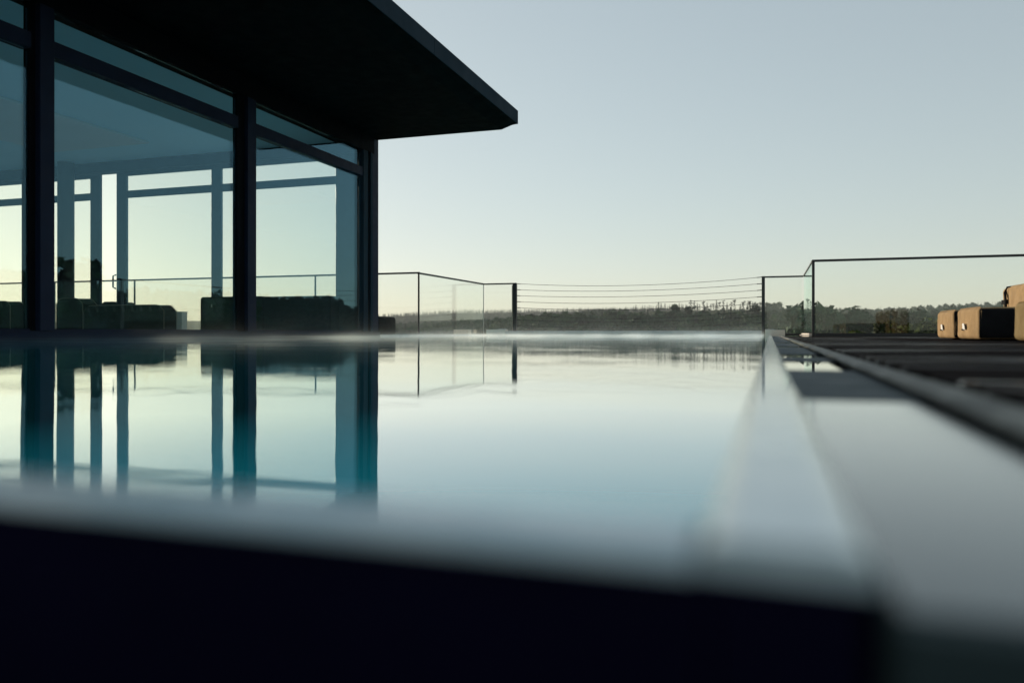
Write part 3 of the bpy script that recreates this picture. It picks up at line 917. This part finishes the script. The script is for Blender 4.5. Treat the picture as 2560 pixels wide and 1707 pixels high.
lo_sp = [crown_conifer(20 + i, 16, 70) for i in range(4)]
lo_ro = [crown_round(30 + i, 14, 120, 2.0) for i in range(4)]
def scatter(az0, az1, r0, r1, n, smin, smax, keep=None):
    out = []
    for i in range(n):
        az = random.uniform(az0, az1)
        r_ = math.sqrt(random.uniform(r0 * r0, r1 * r1))
        if keep and not keep(az, r_):
            continue
        x, y = polar(az, r_)
        out.append((x, y, ground_z(x, y) - .5, random.uniform(smin, smax)))
    return out
mass("far_forest", scatter(-33, -5, 1250, R_FAR + 30, 5200, .38, .62), lo_sp, "pale hazy forest covering the farthest ridge on the left", 'needle')
mass("ridge_forest", scatter(-33, 17, 720, R_MID + 5, 5200, .34, .62, lambda a, r: not (-9.8 < a < -0.3 and r > R_MID - 170 and random.random() < .93)), lo_ro + lo_sp[:1], "forest covering the slope of the middle ridge", 'leaf')
mass("ridge_scrub", scatter(-10.2, -0.2, R_MID - 180, R_MID - 6, 1800, .10, .2), lo_ro, "low pale scrub on the cleared ridge below the skyline conifers", 'scrub')
mass("slope_forest", scatter(-33, 17, 380, R_FRONT + 10, 3600, .45, .75), lo_ro + lo_sp[:1], "leafy forest filling the nearer slope between the larger trees", 'leaf')
mass("dark_wood", scatter(1.4, 17, 240, 320, 300, .7, 1.0), [v * np.array([1, 1, 1.15]) for v in lo_ro], "dark shaded wood below the deck balustrade", 'needle')
mass("side_forest", scatter(27, 60, 380, R_FRONT + 10, 1600, .6, .9), lo_ro, "forest east of the deck mirrored in the glass", 'needle')

# ------------------------------------------------------------------ bushes and grass just beyond the deck
def bush(x, y, ztop, rx, rz, n, seed, label):
    rng = np.random.default_rng(seed)
    zb = -4.5
    t_ = bpy.data.objects.new("bush", None)
    t_.location = (x, y, zb); link(t_)
    tag(t_, label, "bush", "bushes beyond the deck balustrade")
    H = ztop - zb
    cs = [(0, 0, H - rz, rx, rx, rz)]
    for i in range(7):
        a = rng.uniform(0, 6.28)
        cs.append((math.cos(a) * rx * .7, math.sin(a) * rx * .7, H - rz * rng.uniform(.5, 1.6), rx * .45, rx * .45, rz * .4))
    for i in range(4):
        cs.append((rng.uniform(-.4, .4) * rx, rng.uniform(-.4, .4) * rx, H * (.2 + .15 * i), rx * .8, rx * .8, H * .14))
    V = leaf_cloud(cs, n, 0.085, rng)
    link(bpy.data.objects.new("leaves", crown_mesh("leaves", V, 'bush_leaf')), t_)
    link(bpy.data.objects.new("stem", trunk_mesh("stem", H * .9, .07, 5, seed)), t_)
bush(2.45, 19.0, Z0 + 0.27, 0.26, .3, 1500, 1, "dark green bush left of the row beyond the deck balustrade")
bush(2.98, 19.4, Z0 + 0.22, 0.30, .3, 1500, 2, "middle dark bush with sunlit leaf tips beyond the balustrade")
bush(3.25, 19.2, Z0 + 0.33, 0.34, .35, 1800, 3, "largest bush just left of the tan cushions, beyond the balustrade")
bush(3.75, 19.6, Z0 + 0.36, 0.40, .35, 1800, 4, "bush partly hidden behind the farthest tan cushion")
bush(1.75, 18.0, Z0 + 0.06, 0.22, .12, 500, 5, "low sparse weedy bush beyond the left end of the deck balustrade")

bm = bmesh.new()
rng = random.Random(5)
for i in range(5200):
    x = rng.uniform(0.9, 6.5); y = rng.uniform(14.2, 17.5)
    h = rng.uniform(.10, .34) * (1.0 if rng.random() < .9 else 1.5)
    zb = -0.32
    a = rng.uniform(0, 6.28); wd = rng.uniform(.003, .007); le = rng.uniform(-.06, .06)
    p = [(x - wd * math.cos(a), y - wd * math.sin(a), zb), (x + wd * math.cos(a), y + wd * math.sin(a), zb), (x + le, y + rng.uniform(-.05, .05), zb + h)]
    bm.faces.new([bm.verts.new(q) for q in p])
o = from_bm("grass", bm, 'grass'); tag(o, "pale grass blades along the foot of the deck balustrade", "grass", None, 'stuff')
o = box("bank", 0.7, 9.0, 13.66, 18.2, -5.0, -0.30, 'ground', None, 0.1); tag(o, kind='structure')

# ------------------------------------------------------------------ steam over the warm pool, haze over the valley
def volume_mat(name, dens, color, noisy=False):
    m = bpy.data.materials.new(name)
    m.use_nodes = True
    t = m.node_tree
    t.nodes.clear()
    o_ = N(t, "ShaderNodeOutputMaterial")
    v = N(t, "ShaderNodeVolumePrincipled")
    v.inputs['Color'].default_value = (*color, 1)
    v.inputs['Density'].default_value = dens
    v.inputs['Anisotropy'].default_value = 0.5 if noisy else 0.0
    t.links.new(v.outputs[0], o_.inputs['Volume'])
    if noisy:
        tc = N(t, "ShaderNodeTexCoord")
        mp = N(t, "ShaderNodeMapping")
        mp.inputs['Scale'].default_value = (1.3, 0.8, 5.0)
        n1 = N(t, "ShaderNodeTexNoise", Scale=1.0, Detail=3.0, Roughness=0.6)
        t.links.new(tc.outputs['Object'], mp.inputs[0])
        t.links.new(mp.outputs[0], n1.inputs['Vector'])
        nr = ramp(t, n1.outputs['Fac'], [(0.46, 0.03), (0.68, 1.0)])
        sp = N(t, "ShaderNodeSeparateXYZ")
        t.links.new(tc.outputs['Object'], sp.inputs[0])
        # exponential falloff with height above the water
        e1 = N(t, "ShaderNodeMath", operation='MULTIPLY'); e1.inputs[1].default_value = -1.0 / 0.020
        e2 = N(t, "ShaderNodeMath", operation='EXPONENT')
        t.links.new(sp.outputs['Z'], e1.inputs[0]); t.links.new(e1.outputs[0], e2.inputs[0])
        e3 = N(t, "ShaderNodeMath", operation='MULTIPLY'); e3.inputs[1].default_value = -1.0 / 0.10
        e4 = N(t, "ShaderNodeMath", operation='EXPONENT')
        e5 = N(t, "ShaderNodeMath", operation='MULTIPLY_ADD'); e5.inputs[1].default_value = 0.055
        t.links.new(sp.outputs['Z'], e3.inputs[0]); t.links.new(e3.outputs[0], e4.inputs[0])
        t.links.new(e4.outputs[0], e5.inputs[0]); t.links.new(e2.outputs[0], e5.inputs[2])
        e2 = e5
        # more steam towards the far end of the pool
        yr = N(t, "ShaderNodeMapRange"); yr.inputs['From Min'].default_value = 2.5; yr.inputs['From Max'].default_value = 11.0
        yr.inputs['To Min'].default_value = 0.0; yr.inputs['To Max'].default_value = 1.0
        t.links.new(sp.outputs['Y'], yr.inputs['Value'])
        a = N(t, "ShaderNodeMath", operation='MULTIPLY'); b_ = N(t, "ShaderNodeMath", operation='MULTIPLY'); c = N(t, "ShaderNodeMath", operation='MULTIPLY')
        t.links.new(nr, a.inputs[0]); t.links.new(e2.outputs[0], a.inputs[1])
        t.links.new(a.outputs[0], b_.inputs[0]); t.links.new(yr.outputs[0], b_.inputs[1])
        t.links.new(b_.outputs[0], c.inputs[0]); c.inputs[1].default_value = dens
        t.links.new(c.outputs[0], v.inputs['Density'])
    return m
M['steam'] = volume_mat("steam", 0.95, (0.97, 0.97, 0.97), True)
M['haze'] = volume_mat("haze", 0.00014, (0.93, 0.96, 0.97))
o = box("steam", X_FAC + 0.03, -0.10, 1.0, 16.98, 0.004, 0.42, 'steam'); tag(o, "thin steam drifting over the warm pool water", "steam", None, 'stuff')
o = box("haze", -2700, 2700, -2700, 2700, -60, 75, 'haze'); tag(o, "morning haze over the wooded valley", "haze", None, 'stuff')
